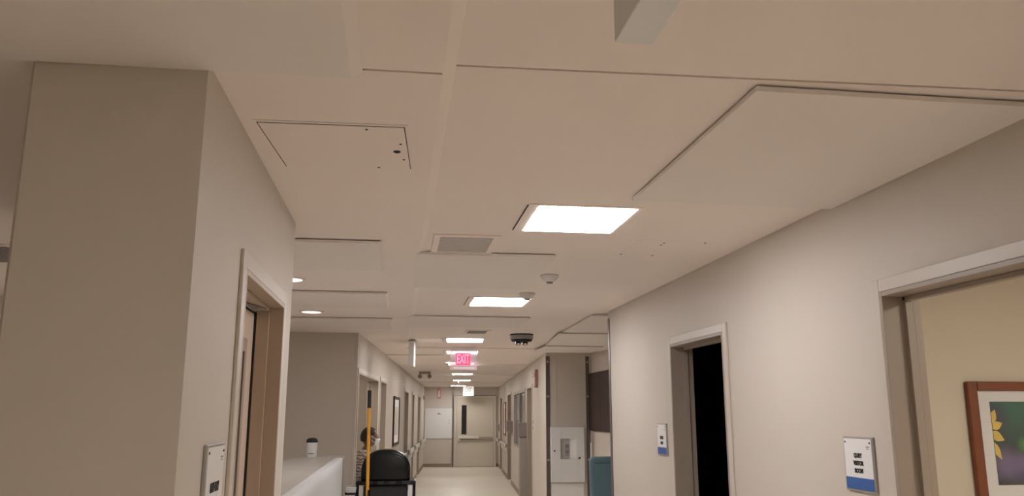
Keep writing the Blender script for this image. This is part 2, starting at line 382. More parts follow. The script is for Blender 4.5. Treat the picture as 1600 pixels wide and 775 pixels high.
# handrails
def rail(name,x,side,segs,label):
    t=thing(name,label,'handrail',fw(0,0),-BEND,None)
    for ya,yb in segs:
        s=side
        def bx(b,a,c,*r): b.box(min(a,c),max(a,c),*r)
        b=MB(); bx(b,x+s*.05,x+s*.09,ya,yb,.80,.90); b.build('grip_rail',M['rail'],t,bevel=.015,seg=3)
        b=MB(); bx(b,x+s*.012,x+s*.045,ya,yb,.68,.79); b.build('bumper',M['rail'],t,bevel=.012)
        k=max(1,int((yb-ya)/1.0))
        for i in range(k+1):
            b=MB(); yy=ya+.06+(yb-ya-.12)*i/k; bx(b,x,x+s*.06,yy-.03,yy+.03,.82,.88); b.build('bracket',M['grille'],t)
    return t
rail('handrail',-1.13,1,[(12.75,16.7),(18.25,19.5),(20.55,22.2),(23.45,26.35)],'long off-white bumper handrail on the left corridor wall')
rail('handrail',1.263,-1,[(21.65,24.25),(25.5,26.35)],'short off-white handrail pieces on the right corridor wall near the end door')

# ================================================================ CEILING FIXTURES
def troffer(w,h,lampm='lamp'):
    t=D.objects.new('ceiling_light',None); COL.objects.link(t)
    MB().box(-w/2-.048,w/2+.02,-h/2-.02,-h/2,-.004,0).box(-w/2-.048,w/2+.02,h/2,h/2+.02,-.004,0).box(-w/2-.048,-w/2,-h/2,h/2,-.004,0).box(w/2,w/2+.02,-h/2,h/2,-.004,0).build('light_frame',M['ceil'],t)
    MB().box(-w/2-.0525,-w/2-.048,-h/2,h/2,-.004,0).build('frame_gap',M['dark'],t)
    MB().box(-w/2,w/2,-h/2,h/2,-.006,0).build('light_diffuser',M[lampm],t)
    return t
g='square recessed ceiling lights'
t1=troffer(.44,.485,'lampfar'); t0=troffer(.44,.485); t0.location=(.805,3.59,ZR); tag(t0,'bright square ceiling light nearest the camera, beside the right soffit','ceiling light',g)
dup(t0,(.79,6.46,ZR),0,'second square ceiling light along the corridor, just past the smoke detectors',g)
dup(t0,(*fw(.055,10.08)[:2],ZR),-BEND,'third square ceiling light, just before the hanging red exit sign',g)
for (x,y,z,l) in ((.03,11.95,ZL,'ceiling light partly hidden behind the red exit sign'),(.02,14.62,2.535,'ceiling light showing at the lower left edge of the red exit sign'),
                  (.05,18.25,2.532,'ceiling light just below the red exit sign in the view'),(.05,21.5,2.515,'second farthest ceiling light, near the corridor end'),(-.05,25.35,2.50,'farthest ceiling light, right above the end door')):
    dup(t1,(*fw(x,y)[:2],z),-BEND,l,g)
for q in list(t1.children): D.objects.remove(q)
D.objects.remove(t1)
t=troffer(.44,.485,'lampback'); t.location=(.8,-.9,ZR); tag(t,'added unseen square fill light on the ceiling behind the camera','ceiling light',g)  # extra panel out of view, added to brighten ceiling and near walls
t=troffer(.6,.6,'warmfill'); t.location=(3.3,1.6,ZR); tag(t,'added unseen warm fill light on the visitor room ceiling','ceiling light')  # added out of view to light the visitor room wall
t=troffer(.44,.485,'lampfar'); t.location=(-1.85,5.6,ZL); tag(t,'added unseen square fill light over the open area behind the left wall block','ceiling light')  # added out of view to brighten the left back wall
# small round downlights on the left
def downlight():
    t=D.objects.new('downlight',None); COL.objects.link(t)
    MB().lathe([(.105,0),(.105,-.006),(.085,-.009),(.085,0)]).build('light_ring',M['white'],t,smooth=False)
    MB().lathe([(.084,-.002),(.084,-.0095),(.05,-.012)]).build('light_lens',M['down'],t)
    return t
t=downlight(); t.location=(-.735,5.42,ZL); tag(t,'round downlight half hidden behind the left wall corner','downlight','round downlights on the left')
dup(t,(-.775,7.2,ZL),0,'round downlight seen whole above the counter','round downlights on the left')
dup(t,(-2.0,2.9,ZL),0,'round downlight behind the left wall block','round downlights on the left')
dup(t,(-1.7,8.3,ZL),0,'round downlight beyond the counter on the left','round downlights on the left')

# hanging signs seen edge-on
def hanging_sign(label,loc,rz,L):
    t=thing('hanging_sign',label,'sign',loc,rz,'ceiling hung signs seen edge-on')
    MB().box(-.031,.031,-L,0,-.305,0).build('sign_panel',M['white'],t,bevel=.002)
    MB().box(-.038,.038,-L-.005,.004,-.012,.0).build('mounting_rail',M['framelt'],t)
    MB().box(.031,.034,-L+.02,-.02,-.29,-.03).build('sign_face',M['sign'],t)
    return t
hanging_sign('white ceiling sign at the top edge, cut off, seen edge-on from below',(.358,1.165,ZR),0,.75)
hanging_sign('narrow white hanging sign edge-on in the corridor left of the red exit sign',(*fw(-.60,10.35)[:2],ZR-.015),-BEND,.35)

# access panels
t=thing('access_panel','flat ceiling access panel with lock and dark edge lines, near left','access panel',(-.2,2.63,ZL),.0)
MB().prism([(-.253,-.2118),(.1965,-.2252),(.222,.211),(-.2235,.236)],-.0015,0).build('panel_gap',M['dark'],t)
MB().prism([(-.249,-.211),(.1935,-.2245),(.2195,.211),(-.219,.238)],-.003,0).build('panel_door',M['ceil'],t)
MB().prism([(-.262,-.232),(.205,-.244),(.206,-.2430),(-.262,-.2310)],-.001,0).build('frame_line',M['grille'],t)
MB().lathe([(.010,-.003),(.010,-.006),(.006,-.008)],(.172,.01,0)).build('panel_lock',M['ink'],t)
MB().lathe([(.0125,-.003),(.0125,-.0045)],(.172,.01,0)).build('lock_ring',M['ink'],t)
for x,y in ((.078,-.197),(.184,-.07),(.196,.096),(.107,.20)):
    MB().lathe([(.0045,-.003),(.0045,-.0045)],(x,y,0),12).build('screw',M['ink'],t)
t=thing('access_panel','flush ceiling access panel marked only by dark screws, right of the nearest light','access panel',(1.42,4.2,ZR))
MB().box(-.2,.2,-.22,.22,-.0015,0).build('panel_door',M['ceil'],t)
for x,y in ((-.19,.17),(-.045,-.16),(-.045,-.11),(.0,.19),(.17,-.19)):
    MB().lathe([(.006,-.0015),(.006,-.0035)],(x,y,0),12).build('screw',M['ink'],t)

# ceiling vents
def vent(w,h,label,loc,rz=0,n=12,fwid=.035,gm='grille'):
    t=thing('ceiling_vent',label,'vent',loc,rz)
    MB().box(-w/2-fwid,w/2+fwid,-h/2-fwid,-h/2,-.008,0).box(-w/2-fwid,w/2+fwid,h/2,h/2+fwid,-.008,0).box(-w/2-fwid,-w/2,-h/2,h/2,-.008,0).box(w/2,w/2+fwid,-h/2,h/2,-.008,0).build('vent_frame',M['ceil'],t,bevel=.002)
    b=MB()
    for i in range(n):
        y=-h/2+h*(i+.5)/n; b.box(-w/2,w/2,y-h/n*.36,y+h/n*.36,-.006,-.002)
    b.build('vent_slats',M[gm],t)
    MB().box(-w/2,w/2,-h/2,h/2,-.0015,0).build('vent_core',M[gm],t)
    return t
vent(.27,.40,'grey square ceiling vent just before the lowered panel in mid ceiling',(.325,4.215,ZR),gm='grillelt')
vent(.21,.34,'small dark ceiling vent beyond the second ceiling light',(.845,8.95,ZR))
vent(.50,.50,'dark grey ceiling vent at the far left edge behind the wall block',(-2.33,4.78-.02,ZL))

# smoke detectors
def smoke(loc,label,m='white'):
    t=thing('smoke_detector',label,'smoke detector',loc,0,'ceiling smoke detectors')
    MB().lathe([(.062,0),(.062,-.008),(.046,-.030),(.030,-.042),(.012,-.046)]).build('detector_body',M[m],t,smooth=True)
    MB().lathe([(.022,-.040),(.022,-.050),(.014,-.054)]).build('sensor_cap',M['grille'],t,smooth=True)
smoke((.962,5.15,ZR),'white smoke detector between the two nearest ceiling lights')
smoke((.942,5.97,ZR),'smoke detector overlapping the right corner of the second ceiling light','rail')

# ceiling camera
t=thing('security_camera','round ceiling camera with pale ring and black lens underside','camera',(1.385,9.2,ZR))
MB().lathe([(.135,0),(.135,-.012),(.13,-.015)]).build('mounting_plate',M['blackm'],t)
MB().lathe([(.133,-.014),(.135,-.050),(.118,-.066)]).build('camera_ring',M['signframe'],t,smooth=False)
MB().lathe([(.126,-.060),(.112,-.082),(.06,-.09)]).build('camera_underside',M['ink'],t)
for x in (-.045,.035):
    l=MB().tube((x,-.02,-.085),(x,-.045,-.115),.034,.028).build('camera_lens',M['black'],t,bevel=.004)
    MB().tube((x,-.046,-.116),(x,-.048,-.118),.018).build('lens_glass',M['lens'],l)

# red exit sign
ex=fw(.045,11.1)
t=thing('exit_sign','red EXIT sign on a clear acrylic panel hanging from the ceiling','sign',(ex[0],ex[1],ZL),-BEND)
MB().box(-.15,.15,-.02,.02,-.03,.015).build('sign_mount',M['white'],t,bevel=.004)
pn=MB().box(-.185,.185,-.004,.004,-.30,-.03).build('acrylic_panel',M['acrylic'],t,bevel=.0015)
MB().box(-.105,.095,-.008,-.0045,-.235,-.075).build('red_field',M['exitglow'],pn)
text_mesh('lettering','EXIT',.17,M['exitletter'],pn,(-.005,-.0095,-.155),(PI/2,0,0),sx=.50,bold=.002)
MB().box(-.135,.15,-.007,-.0045,-.280,-.262).build('lower_edge_strip',M['white'],pn)
# far exit sign
ex=fw(.275,25.95)
t=thing('exit_sign','white EXIT sign with grey letters hanging above the end door','sign',(ex[0],ex[1],2.50),-BEND)
MB().box(-.17,.17,-.03,.03,-.30,0).build('sign_housing',M['exitwhite'],t,bevel=.004)
text_mesh('lettering','EXIT',.18,M['exitgrey'],t,(0,-.032,-.11),(PI/2,0,0),sx=.55,bold=.002)
# emergency light with two heads
ex=fw(-.74,17.3)
t=thing('emergency_light','twin-head emergency light on the corridor ceiling at left','emergency light',(ex[0],ex[1],2.532),-BEND)
MB().box(-.12,.12,-.05,.05,-.05,0).build('light_housing',M['frame'],t,bevel=.006)
for x in (-.10,.10): MB().tube((x,0,-.05),(x,-.02,-.075),.02).tube((x,-.06,-.10),(x,.03,-.09),.045,.032).build('lamp_head',M['grille'],t,bevel=.004)
ex=fw(-.04,21.7)
t=thing('sprinkler_head','tiny dark sprinkler head under the far ceiling lights','sprinkler',(ex[0],ex[1],2.517),-BEND)
MB().lathe([(.035,0),(.035,-.01),(.012,-.02),(.012,-.05),(.03,-.055),(.03,-.058)]).build('sprinkler_body',M['grille'],t)

# ================================================================ WALL ITEMS
def room_sign(label,x,yc,zc,side,w,h,lines,band,tsize,text_z,sx=.62,frame=.008,bars=False):
    """sign on a wall along y; side=-1 the face looks to -x, +1 to +x"""
    rz=-PI/2 if side<0 else PI/2
    t=thing('room_sign',label,'sign',(x,yc,zc),rz)   # local: x to the right, -y outward
    MB().box(-w/2,w/2,-.010,0,-h/2,h/2).build('sign_frame',M['signframe'],t,bevel=.002)
    MB().box(-w/2+frame,w/2-frame,-.0115,-.009,-h/2+frame,h/2-frame).build('sign_face',M['sign'],t)
    if band: MB().box(-w/2+frame,w/2-frame,-.0125,-.0110,-h/2+frame,-h/2+frame+band).build('blue_band',M['blue'],t)
    for s in (-1,1): MB().tube((s*(w/2-.018),-.0115,h/2-.022),(s*(w/2-.018),-.0135,h/2-.022),.0035,n=10).build('screw',M['ink'],t)
    MB().box(w/2-.045,w/2-.022,-.0125,-.011,h/2-.040,h/2-.036).box(w/2-.042,w/2-.026,-.0125,-.011,h/2-.047,h/2-.044).build('small_mark',M['grille'],t)
    for i,s in enumerate(lines):
        z=text_z-i*tsize*1.28
        text_mesh('lettering',s,tsize,M['ink'],t,(.0,-.0125,z),(PI/2,0,0),sx=sx,bold=.0012)
    if bars:
        MB().box(-.035,.035,-.0125,-.011,.0,.022).build('dark_plate',M['ink'],t); MB().box(-.025,.025,-.0125,-.011,-.035,-.015).build('dark_plate',M['ink'],t)
    return t
room_sign('white sign reading QUIET VISITOR ROOM with blue band, beside the open doorway',XR,3.10,1.48,-1,.212,.212,['QUIET','VISITOR','ROOM'],.045,.023,.032,sx=.85)
room_sign('small white sign with blue band beside the dark doorway',XR,5.57,1.50,-1,.20,.215,[],.045,.02,.0,bars=True)
room_sign('white sign reading STAFF ONLY on the left wall block, cut off at the bottom',XL,2.362,1.475,1,.215,.245,['STAFF ONLY'],.0,.034,.007,sx=.55)
# corner guards
for (x0,x1,y0,y1,l) in ((2.131,2.19,11.785,11.80,'dark metal corner guard left of the white wall panel'),(2.73,2.782,11.785,11.80,'dark metal corner guard right of the white wall panel')):
    t=thing('corner_guard',l,'corner guard',(x0,y0,0)); MB().box(0,x1-x0,0,y1-y0,0,2.50).build('guard_strip',M['guard'],t,bevel=.003)
    for z in (1.0,1.9,2.4): MB().box(.01,x1-x0-.01,-.003,0,z,z+.03).build('guard_clip',M['metal'],t)
t=thing('corner_guard','thin metal corner guard at the end of the right wall','corner guard',(XR,6.99,0))
MB().box(-.006,.008,-.045,.008,.1,2.5).box(.008,.05,.0,.008,.1,2.5).build('guard_strip',M['guard'],t)
# white wall panel with recess
t=thing('wall_panel_box','white recessed dispenser cabinet on the alcove wall between two corner guards','cabinet',(2.435,11.80,1.09))
w,h=.245,.385
rx0,rx1,rz0,rz1=-.108,.137,-.064,.238
MB().box(-w,rx0,-.07,0,-h,h).box(rx1,w,-.07,0,-h,h).box(rx0,rx1,-.07,0,rz1,h).box(rx0,rx1,-.07,0,-h,rz0).build('cabinet_body',M['white'],t,bevel=.002)
MB().box(rx0,rx1,-.012,-.002,rz0,rz1).build('recess_back',M['signlt'],t)
MB().prism([(rx1-.012,-.069),(rx1,-.069),(rx1,-.012),(rx1-.10,-.012)],rz0+.001,rz1-.001).build('recess_cheek',M['sign'],t)
MB().prism([(rx0,-.014),(rx1-.1,-.014),(rx1-.012,-.068),(rx0,-.068)],rz1-.012,rz1-.001).build('recess_top',M['sign'],t)
MB().box(-.033,.033,-.024,-.012,-.012,.148).build('dispenser_unit',M['signframe'],t,bevel=.003)
for z0,z1 in ((.02,.06),(.09,.14)): MB().box(-.026,.026,-.027,-.024,z0,z1).build('dispenser_window',M['grille'],t)
MB().tube((-.195,-.07,.055),(-.195,-.078,.055),.012).build('lock',M['ink'],t)
MB().tube((.172,-.07,-.045),(.172,-.082,-.045),.014).tube((.158,-.071,-.058),(.158,-.08,-.058),.008).build('lock',M['ink'],t)
t=thing('wall_protection_panel','pale panel covering the lower alcove wall under the white cabinet','panel',(2.435,11.80,0))
MB().box(-.235,.24,-.012,0,.05,.69).build('panel_sheet',M['sign'],t,bevel=.002)
# dark brown wall cabinet
t=thing('wall_cabinet','dark brown cabinet on the alcove side wall above the teal chair','cabinet',(2.82,11.20,1.83))
MB().box(-.035,0,-.70,.575,-.405,.42).build('cabinet_body',M['brown'],t,bevel=.003)
for a,c in ((-.69,-.07),(-.066,.565)): MB().box(-.045,-.035,a,c,-.395,.41).build('cabinet_door',M['brown'],t,bevel=.002)
# fire alarm strobe
def fthing(name,label,cat,x,y,z,rz=0,group=None): return thing(name,label,cat,(*fw(x,y)[:2],z),rz-BEND,group)
t=fthing('fire_alarm_strobe','red fire alarm strobe high on the right corridor wall','alarm',1.263,13.25,2.24)
MB().box(-.05,0,-.07,.07,-.13,.13).build('alarm_body',M['strobe'],t,bevel=.006)
MB().box(-.09,-.05,-.05,.05,.01,.08).build('strobe_lens',M['lens'],t,bevel=.01)
MB().lathe([(.03,-.16),(.03,-.13)],(-.03,0,0)).build('alarm_horn',M['strobe'],t)
# switches
t=fthing('light_switch','white light switch plates stacked beside the first right corridor door','switch',1.263,14.05,1.46)
for z in (-.085,.02): MB().box(-.008,0,-.04,.04,z,z+.095).build('switch_plate',M['white'],t,bevel=.002); MB().box(-.014,-.008,-.015,.015,z+.025,z+.07).build('switch_toggle',M['grille'],t,bevel=.002)
t=fthing('door_release_button','small black button plate on the right wall by the end door','button',1.263,26.1,1.22)
MB().box(-.02,0,-.05,.05,-.1,.1).build('button_plate',M['ink'],t,bevel=.003); MB().lathe([(.02,-.01),(.02,.01)],(-.022,0,0),12).build('button',M['grille'],t)
# grey supply cabinet and box by window
t=fthing('supply_cabinet','slim taupe cabinet standing against the right corridor wall by the window','cabinet',1.263,15.5,0)
MB().box(-.135,-.012,-.18,.18,.0,1.24).build('cabinet_body',M['leafgrey'],t,bevel=.004)
MB().box(-.155,-.012,-.20,.20,1.24,1.5).build('top_box',M['boxbrown'],t,bevel=.006)
t=fthing('wall_dispenser','taupe box dispenser on the right corridor wall beyond the window','dispenser',1.263,19.75,1.37)
MB().box(-.14,0,-.25,.25,-.12,.12).build('dispenser_body',M['boxbrown'],t,bevel=.008)
MB().box(-.145,-.135,-.2,.2,-.10,-.04).build('dispenser_slot',M['grille'],t)
# framed pictures in corridor
def cpic(label,x,y,side,w,h,zc):
    t=fthing('framed_picture',label,'picture',x,y,zc)
    s=side; 
    def bx(b,a,c,*r): b.box(min(a,c),max(a,c),*r)
    b=MB(); bx(b,0,s*.03,-w/2,-w/2+.05,-h/2,h/2); bx(b,0,s*.03,w/2-.05,w/2,-h/2,h/2); bx(b,0,s*.03,-w/2+.05,w/2-.05,h/2-.05,h/2); bx(b,0,s*.03,-w/2+.05,w/2-.05,-h/2,-h/2+.05)
    b.build('picture_frame',M['wood'] if side<0 else M['brown'],t,bevel=.004)
    b=MB(); bx(b,0,s*.012,-w/2+.05,w/2-.05,-h/2+.05,h/2-.05); b.build('mat_board',M['matb'],t)
    b=MB(); bx(b,s*.012,s*.014,-w/2+.2,w/2-.2,-h/2+.18,h/2-.18); b.build('print',M['framelt'],t)
    return t
cpic('tall dark-framed picture on the left corridor wall',-1.13,14.7,1,1.25,.84,1.54)
cpic('wood-framed picture on the right corridor wall near the end door',1.263,22.85,-1,1.2,.9,1.52)
# things on end wall
t=fthing('notice_board','large white board with a small printed word on the end wall','board',-.65,26.49,1.35)
MB().box(-.455,.44,-.015,0,-.47,.47).build('board_panel',M['white'],t,bevel=.003)
MB().box(-.045,-.032,-.0165,-.014,.275,.325).box(-.024,-.012,-.0165,-.014,.285,.32).box(-.008,.006,-.0165,-.014,.28,.32).box(.012,.05,-.0165,-.014,.278,.298).build('printed_word',M['ink'],t)
MB().lathe([(.012,-.01),(.012,.01)],(.33,-.018,.09),10).lathe([(.012,-.01),(.012,.01)],(.31,-.018,.01),10).build('board_knob',M['grille'],t)
t=fthing('fire_sign','narrow upright red-bordered sign high on the end wall','sign',-.665,26.5,2.285)
MB().box(-.045,.045,-.02,0,-.145,.145).build('sign_border',M['red'],t,bevel=.002)
MB().box(-.028,.028,-.022,-.018,-.12,.12).build('sign_center',M['sign'],t)
t=fthing('wall_bell','small pale round bell on the left corridor wall by the end','bell',-1.13,25.6,2.14)
MB().tube((0,0,0),(.07,0,0),.07,.05).build('bell_dome',M['metal'],t,bevel=.01)

# picture in the visitor room
t=troffer(.27,.27,'warmfill'); t.location=(*fw(-1.78,10.6)[:2],ZL); t.rotation_euler.z=-BEND; tag(t,'added unseen fill light inside the left corridor doorway behind the person','ceiling light')  # added to brighten the vestibule and the person
t=thing('framed_picture','flower photograph in a red-brown wood frame inside the visitor room','picture',(2.915,3.9,1.09))
W,Hh,f=1.25,.75,.058
MB().box(0,f,-.03,0,0,Hh).box(W-f,W,-.03,0,0,Hh).box(f,W-f,-.03,0,Hh-f*.82,Hh).box(f,W-f,-.03,0,0,f).build('picture_frame',M['wood'],t,bevel=.008,seg=3)
MB().box(f,W-f,-.012,0,f,Hh-f*.82).build('mat_board',M['matb'],t)
art=MB().box(0,.92,-.002,0,0,.418).build('print',M['art'],t,loc=(.128,-.0125,.232-.003))
def petal(cx,cz,ang,L,w):
    b=MB(); pts=[]
    n=14
    for i in range(n+1):
        u=i/n; pts.append((u*L, w*math.sin(PI*u**.75)*(1 if True else 0)))
    for i in range(n-1,0,-1):
        u=i/n; pts.append((u*L,-w*math.sin(PI*u**.9)))
    pts=[(max(0.0005,cx+x*math.cos(ang)-z*math.sin(ang)),cz+x*math.sin(ang)+z*math.cos(ang)) for x,z in pts]
    b.extr(pts,-.0032,-.0021); return b.build('petal',M['petal'],art)
petal(-.012,.30,1.15,.085,.022); petal(-.01,.285,.35,.072,.022); petal(-.015,.262,-.5,.085,.024); petal(-.012,.215,-1.1,.10,.018)
MB().box(f,W-f,-.018,-.0165,f,Hh-f*.82).build('picture_glass',M['clear'],t)

# ================================================================ COUNTER
t=thing('reception_counter','long pale high counter in front of the left back wall','counter',(-.7,6.2,0))
def rel(p): return [(x+.7,y-6.2) for x,y in p]
MB().prism(rel([(-.505,4.05),(-.495,8.26),(-.875,8.22),(-1.12,6.9),(-1.6,4.2)]),1.235,1.27).build('countertop',M['counter'],t,bevel=.004)
MB().prism(rel([(-.56,4.1),(-.55,8.2),(-.85,8.16),(-1.08,6.9),(-1.5,4.25)]),.08,1.235).build('counter_body',M['desk'],t,bevel=.003)
MB().prism(rel([(-.513,7.72),(-.505,8.235),(-.56,8.235),(-.56,7.72)]),.0,1.234).build('end_panel',M['counter'],t,bevel=.003)
MB().prism(rel([(-.60,4.15),(-.60,8.1),(-.85,8.1),(-1.4,4.3)]),.0,.08).build('toe_kick',M['base'],t)
# plastic sheet hung over the counter front
bm=bmesh.new(); nu,nv=90,16; grid=[]
for i in range(nu+1):
    row=[]; y=4.1+(7.70-4.1)*i/nu
    for j in range(nv+1):
        z=1.279-(1.279-.35)*max(0,j-3)/(nv-3) if j>=3 else 1.2795
        amp=.012*max(0,j-3)/(nv-3)+.001
        x=-.494+ (0.004+amp*(1+math.sin(y*17+math.sin(y*5)*2)) if j>=3 else -.004-(3-j)*.02)
        row.append(bm.verts.new((x,y,z)))
    grid.append(row)
for i in range(nu):
    for j in range(nv): bm.faces.new([grid[i][j],grid[i+1][j],grid[i+1][j+1],grid[i][j+1]])
me=D.meshes.new('plastic_sheet'); bm.to_mesh(me); bm.free(); me.materials.append(M['sheet'])
for p in me.polygons: p.use_smooth=True
o=D.objects.new('plastic_sheet',me); COL.objects.link(o); md=o.modifiers.new('s','SOLIDIFY'); md.thickness=.0008
tag(o,'translucent white plastic sheet draped over the counter front','plastic sheet')
# wipes tub
t=thing('wipes_canister','white wipes tub with black lid on the counter','canister',(-.80,8.05,1.2705))
MB().lathe([(.044,0),(.046,.006),(.052,.13),(.052,.138)],n=32).build('tub',M['white'],t,smooth=False)
MB().lathe([(.054,.134),(.054,.146),(.050,.160),(.036,.172),(.015,.177)],n=32).build('lid',M['blackm'],t,smooth=True)
MB().box(-.025,.025,-.0525,-.0485,.030,.036).build('label_print',M['ink'],t)

# ================================================================ CLEANING CART
cx,cyy=-.10,8.12
t=thing('cleaning_cart','black cleaning cart with a rounded hood standing in the corridor','cart',(cx,cyy,0))
# hood : rounded arch, hollow-looking dome
def arch(w,h0,h1,n=28,p=2.3):
    pts=[(-w,h0)]
    zb=h0+(h1-h0)*.32
    for i in range(n+1):
        a=PI-PI*i/n; c,s=math.cos(a),math.sin(a)
        pts.append((w*math.copysign(abs(c)**(2/p),c),zb+(h1-zb)*abs(s)**(2/p)))
    pts.append((w,h0)); return pts
MB().extr(arch(.232,1.04,1.335),-.10,.16).build('hood_shell',M['black'],t,bevel=.03,seg=4,smooth=True)
MB().extr(arch(.205,1.055,1.30),-.112,-.09).build('hood_front',M['black'],t,bevel=.012,seg=3,smooth=True)
MB().box(-.275,.285,-.13,.24,1.012,1.05).build('upper_tray',M['black'],t,bevel=.008)
for i,x in enumerate((-.155,-.045,.065,.185)):
    MB().box(x-.032+(0.0),x+.032+(.02 if i==3 else 0),-.14,-.125,1.018,1.048).build('tray_clip',M['blackm'],t,bevel=.004)
for x in (-.262,.272):
    for y in (-.11,.21): MB().tube((x,y,.16),(x,y,1.012),.012).build('upright_post',M['black'],t)
for x in (-.225,.235): MB().box(x-.02,x+.02,-.12,-.09,.2,1.012).build('white_panel',M['white'],t,bevel=.003)
MB().box(-.20,.21,-.10,.20,.18,1.01).build('bag_compartment',M['blackm'],t,bevel=.02)
MB().box(-.30,.31,-.14,.25,.11,.17).build('base_deck',M['black'],t,bevel=.015)
for x in (-.25,.26):
    for y in (-.09,.20):
        w_=MB().tube((x-.014,y,.052),(x+.014,y,.052),.052,n=24).build('wheel',M['rubber'],t,bevel=.005)
        MB().box(x-.02,x+.02,y-.012,y+.012,.06,.115).build('caster_fork',M['metal'],w_)
MB().box(-.372,-.268,-.16,.10,.93,.945).box(-.372,-.362,-.16,.10,.945,.955).build('side_shelf',M['black'],t,bevel=.003)
# towels on side shelf
for i in range(3):
    o=MB().box(-.048,.048,-.11,.11,0,.017).build('folded_towel',M['white'],bevel=.006,seg=3,loc=(cx-.318,cyy-.03,.946+i*.0175),rz=.03*(i-1))
    tag(o,('bottom','middle','top')[i]+' folded white towel of the stack on the cart side shelf','towel','folded towels on the cart shelf')
# yellow broom handle
t=thing('broom','yellow broom handle with black grip leaning up against the black cart','broom',(cx-.155,cyy-.19,0))
MB().tube((0,0,.30),(-.018,.0,1.735),.0155,n=20).build('handle',M['yellow'],t,smooth=False)
MB().tube((-.018,0,1.725),(-.0195,0,1.89),.0175,n=20).build('grip',M['blackm'],t)
MB().tube((-.0195,0,1.89),(-.020,0,1.935),.003,n=8).build('hanging_loop',M['blackm'],t)
MB().tube((.002,0,.92),(.002,0,.975),.0175,n=20).build('lower_collar',M['black'],t)
MB().box(-.16,.16,-.035,.035,.22,.31).build('broom_head',M['black'],t,bevel=.015)
b=MB()
for i in range(34):
    for j in range(4):
        x=-.15+.3*i/33; y=-.025+.05*j/3; b.tube((x,y,.23),(x*1.08,y*1.3,.0),.003,n=5)
b.build('bristles',M['blackm'],t)

# ================================================================ TEAL CHAIR in the alcove
t=thing('patient_chair','teal vinyl high-back chair in the alcove behind the right wall','chair',(2.46,9.42,0),.12)
def cushion(name,outline,y0,y1,m,parent,bev=.03):
    return MB().extr(outline,y0,y1).build(name,m,parent,bevel=bev,seg=4,smooth=True)
# backrest seen from its back, leaning left edge
MB().prism([(-.255,-.06),(.30,-.06),(.30,.05),(-.255,.05)],.40,1.19,[(-.30,-.16),(.26,-.16),(.26,-.05),(-.30,-.05)]).build('backrest',M['teal'],t,bevel=.05,seg=5,smooth=True)
MB().prism([(-.21,-.085),(.25,-.085),(.25,-.055),(-.21,-.055)],.47,1.12,[(-.25,-.172),(.21,-.172),(.21,-.142),(-.25,-.142)]).build('back_panel',M['teal'],t,bevel=.012,seg=3,smooth=True)
MB().box(-.27,.27,.03,.56,.36,.47).build('seat',M['teal'],t,bevel=.03,seg=4,smooth=True)
for x in (-.29,.29):
    MB().box(x-.03,x+.03,.0,.50,.60,.65).build('armrest',M['blackm'],t,bevel=.012)
    for y in (.03,.47): MB().box(x-.018,x+.018,y-.018,y+.018,.0,.60).build('leg',M['blackm'],t,bevel=.003)
t=thing('door_rail_post','thin pale upright post beside the teal chair','post',(2.70,11.4,0))
MB().tube((0,0,.02),(0,0,1.27),.011).build('post_tube',M['white'],t); MB().lathe([(.06,0),(.06,.012),(.02,.02)]).build('post_foot',M['metal'],t)

# ================================================================ PERSON
def skin_mesh(nodes,edges,root,sub=2,name='s'):
    me=D.meshes.new(name); me.from_pydata([n[0] for n in nodes],edges,[])
    o=D.objects.new(name,me); COL.objects.link(o)
    sk=o.modifiers.new('skin','SKIN'); sk.use_smooth_shade=True
    for i,n in enumerate(nodes):
        r=n[1]; v=me.skin_vertices[0].data[i]; v.radius=(r,r) if not isinstance(r,tuple) else r; v.use_root=(i==root)
    ss=o.modifiers.new('sub','SUBSURF'); ss.levels=sub; ss.render_levels=sub
    dg=bpy.context.evaluated_depsgraph_get(); m2=D.meshes.new_from_object(o.evaluated_get(dg))
    D.objects.remove(o); return m2
P=thing('person','person in a striped shirt and white face mask standing behind the black cart','person',(-.362,9.74,0),-PI/2+.42); P.scale=(.984,.984,.984)
# local: faces +y, x to the person's right... height 1.52
nodes=[];edges=[]
def nd(p,r): nodes.append((p,r)); return len(nodes)-1
def chain(ids): 
    for a,b_ in zip(ids,ids[1:]): edges.append((a,b_))
pel=nd((0,-.01,.82),(.135,.10)); wa=nd((0,0,.95),(.125,.095)); ch=nd((0,-.01,1.09),(.145,.11)); up=nd((0,-.02,1.20),(.085,.07)); nk=nd((0,.01,1.27),(.052,.055)); nk2=nd((0,.03,1.34),(.05,.05))
chain([pel,wa,ch,up,nk,nk2])
hands=[]
for s in (-1,1):
    sh=nd((s*.165,-.02,1.19),.052); el=nd((s*.215,-.04,.95),.040); wr=nd((s*.205,.12,.80),.026); pa=nd((s*.20,.165,.765),(.034,.018))
    chain([up,sh,el,wr,pa])
    for k,(dx,L) in enumerate(((-.026,.062),(-.009,.072),(.009,.068),(.025,.052))):
        a=nd((s*.20+dx,.195,.735),.0085); b2=nd((s*.20+dx*1.1,.205,.735-L*.55),.0078); c=nd((s*.20+dx*1.1,.193,.735-L),.0065)
        chain([pa,a,b2,c])
    a=nd((s*.20-s*.036,.175,.745),.010); b2=nd((s*.20-s*.045,.195,.712),.0085); chain([pa,a,b2])
    hp=nd((s*.085,-.01,.76),.085); kn=nd((s*.095,.02,.43),.058); an=nd((s*.10,-.02,.09),.038); to=nd((s*.11,.13,.035),(.038,.028))
    chain([pel,hp,kn,an,to])
body=skin_mesh(nodes,edges,pel)
bm=bmesh.new(); bm.from_mesh(body)
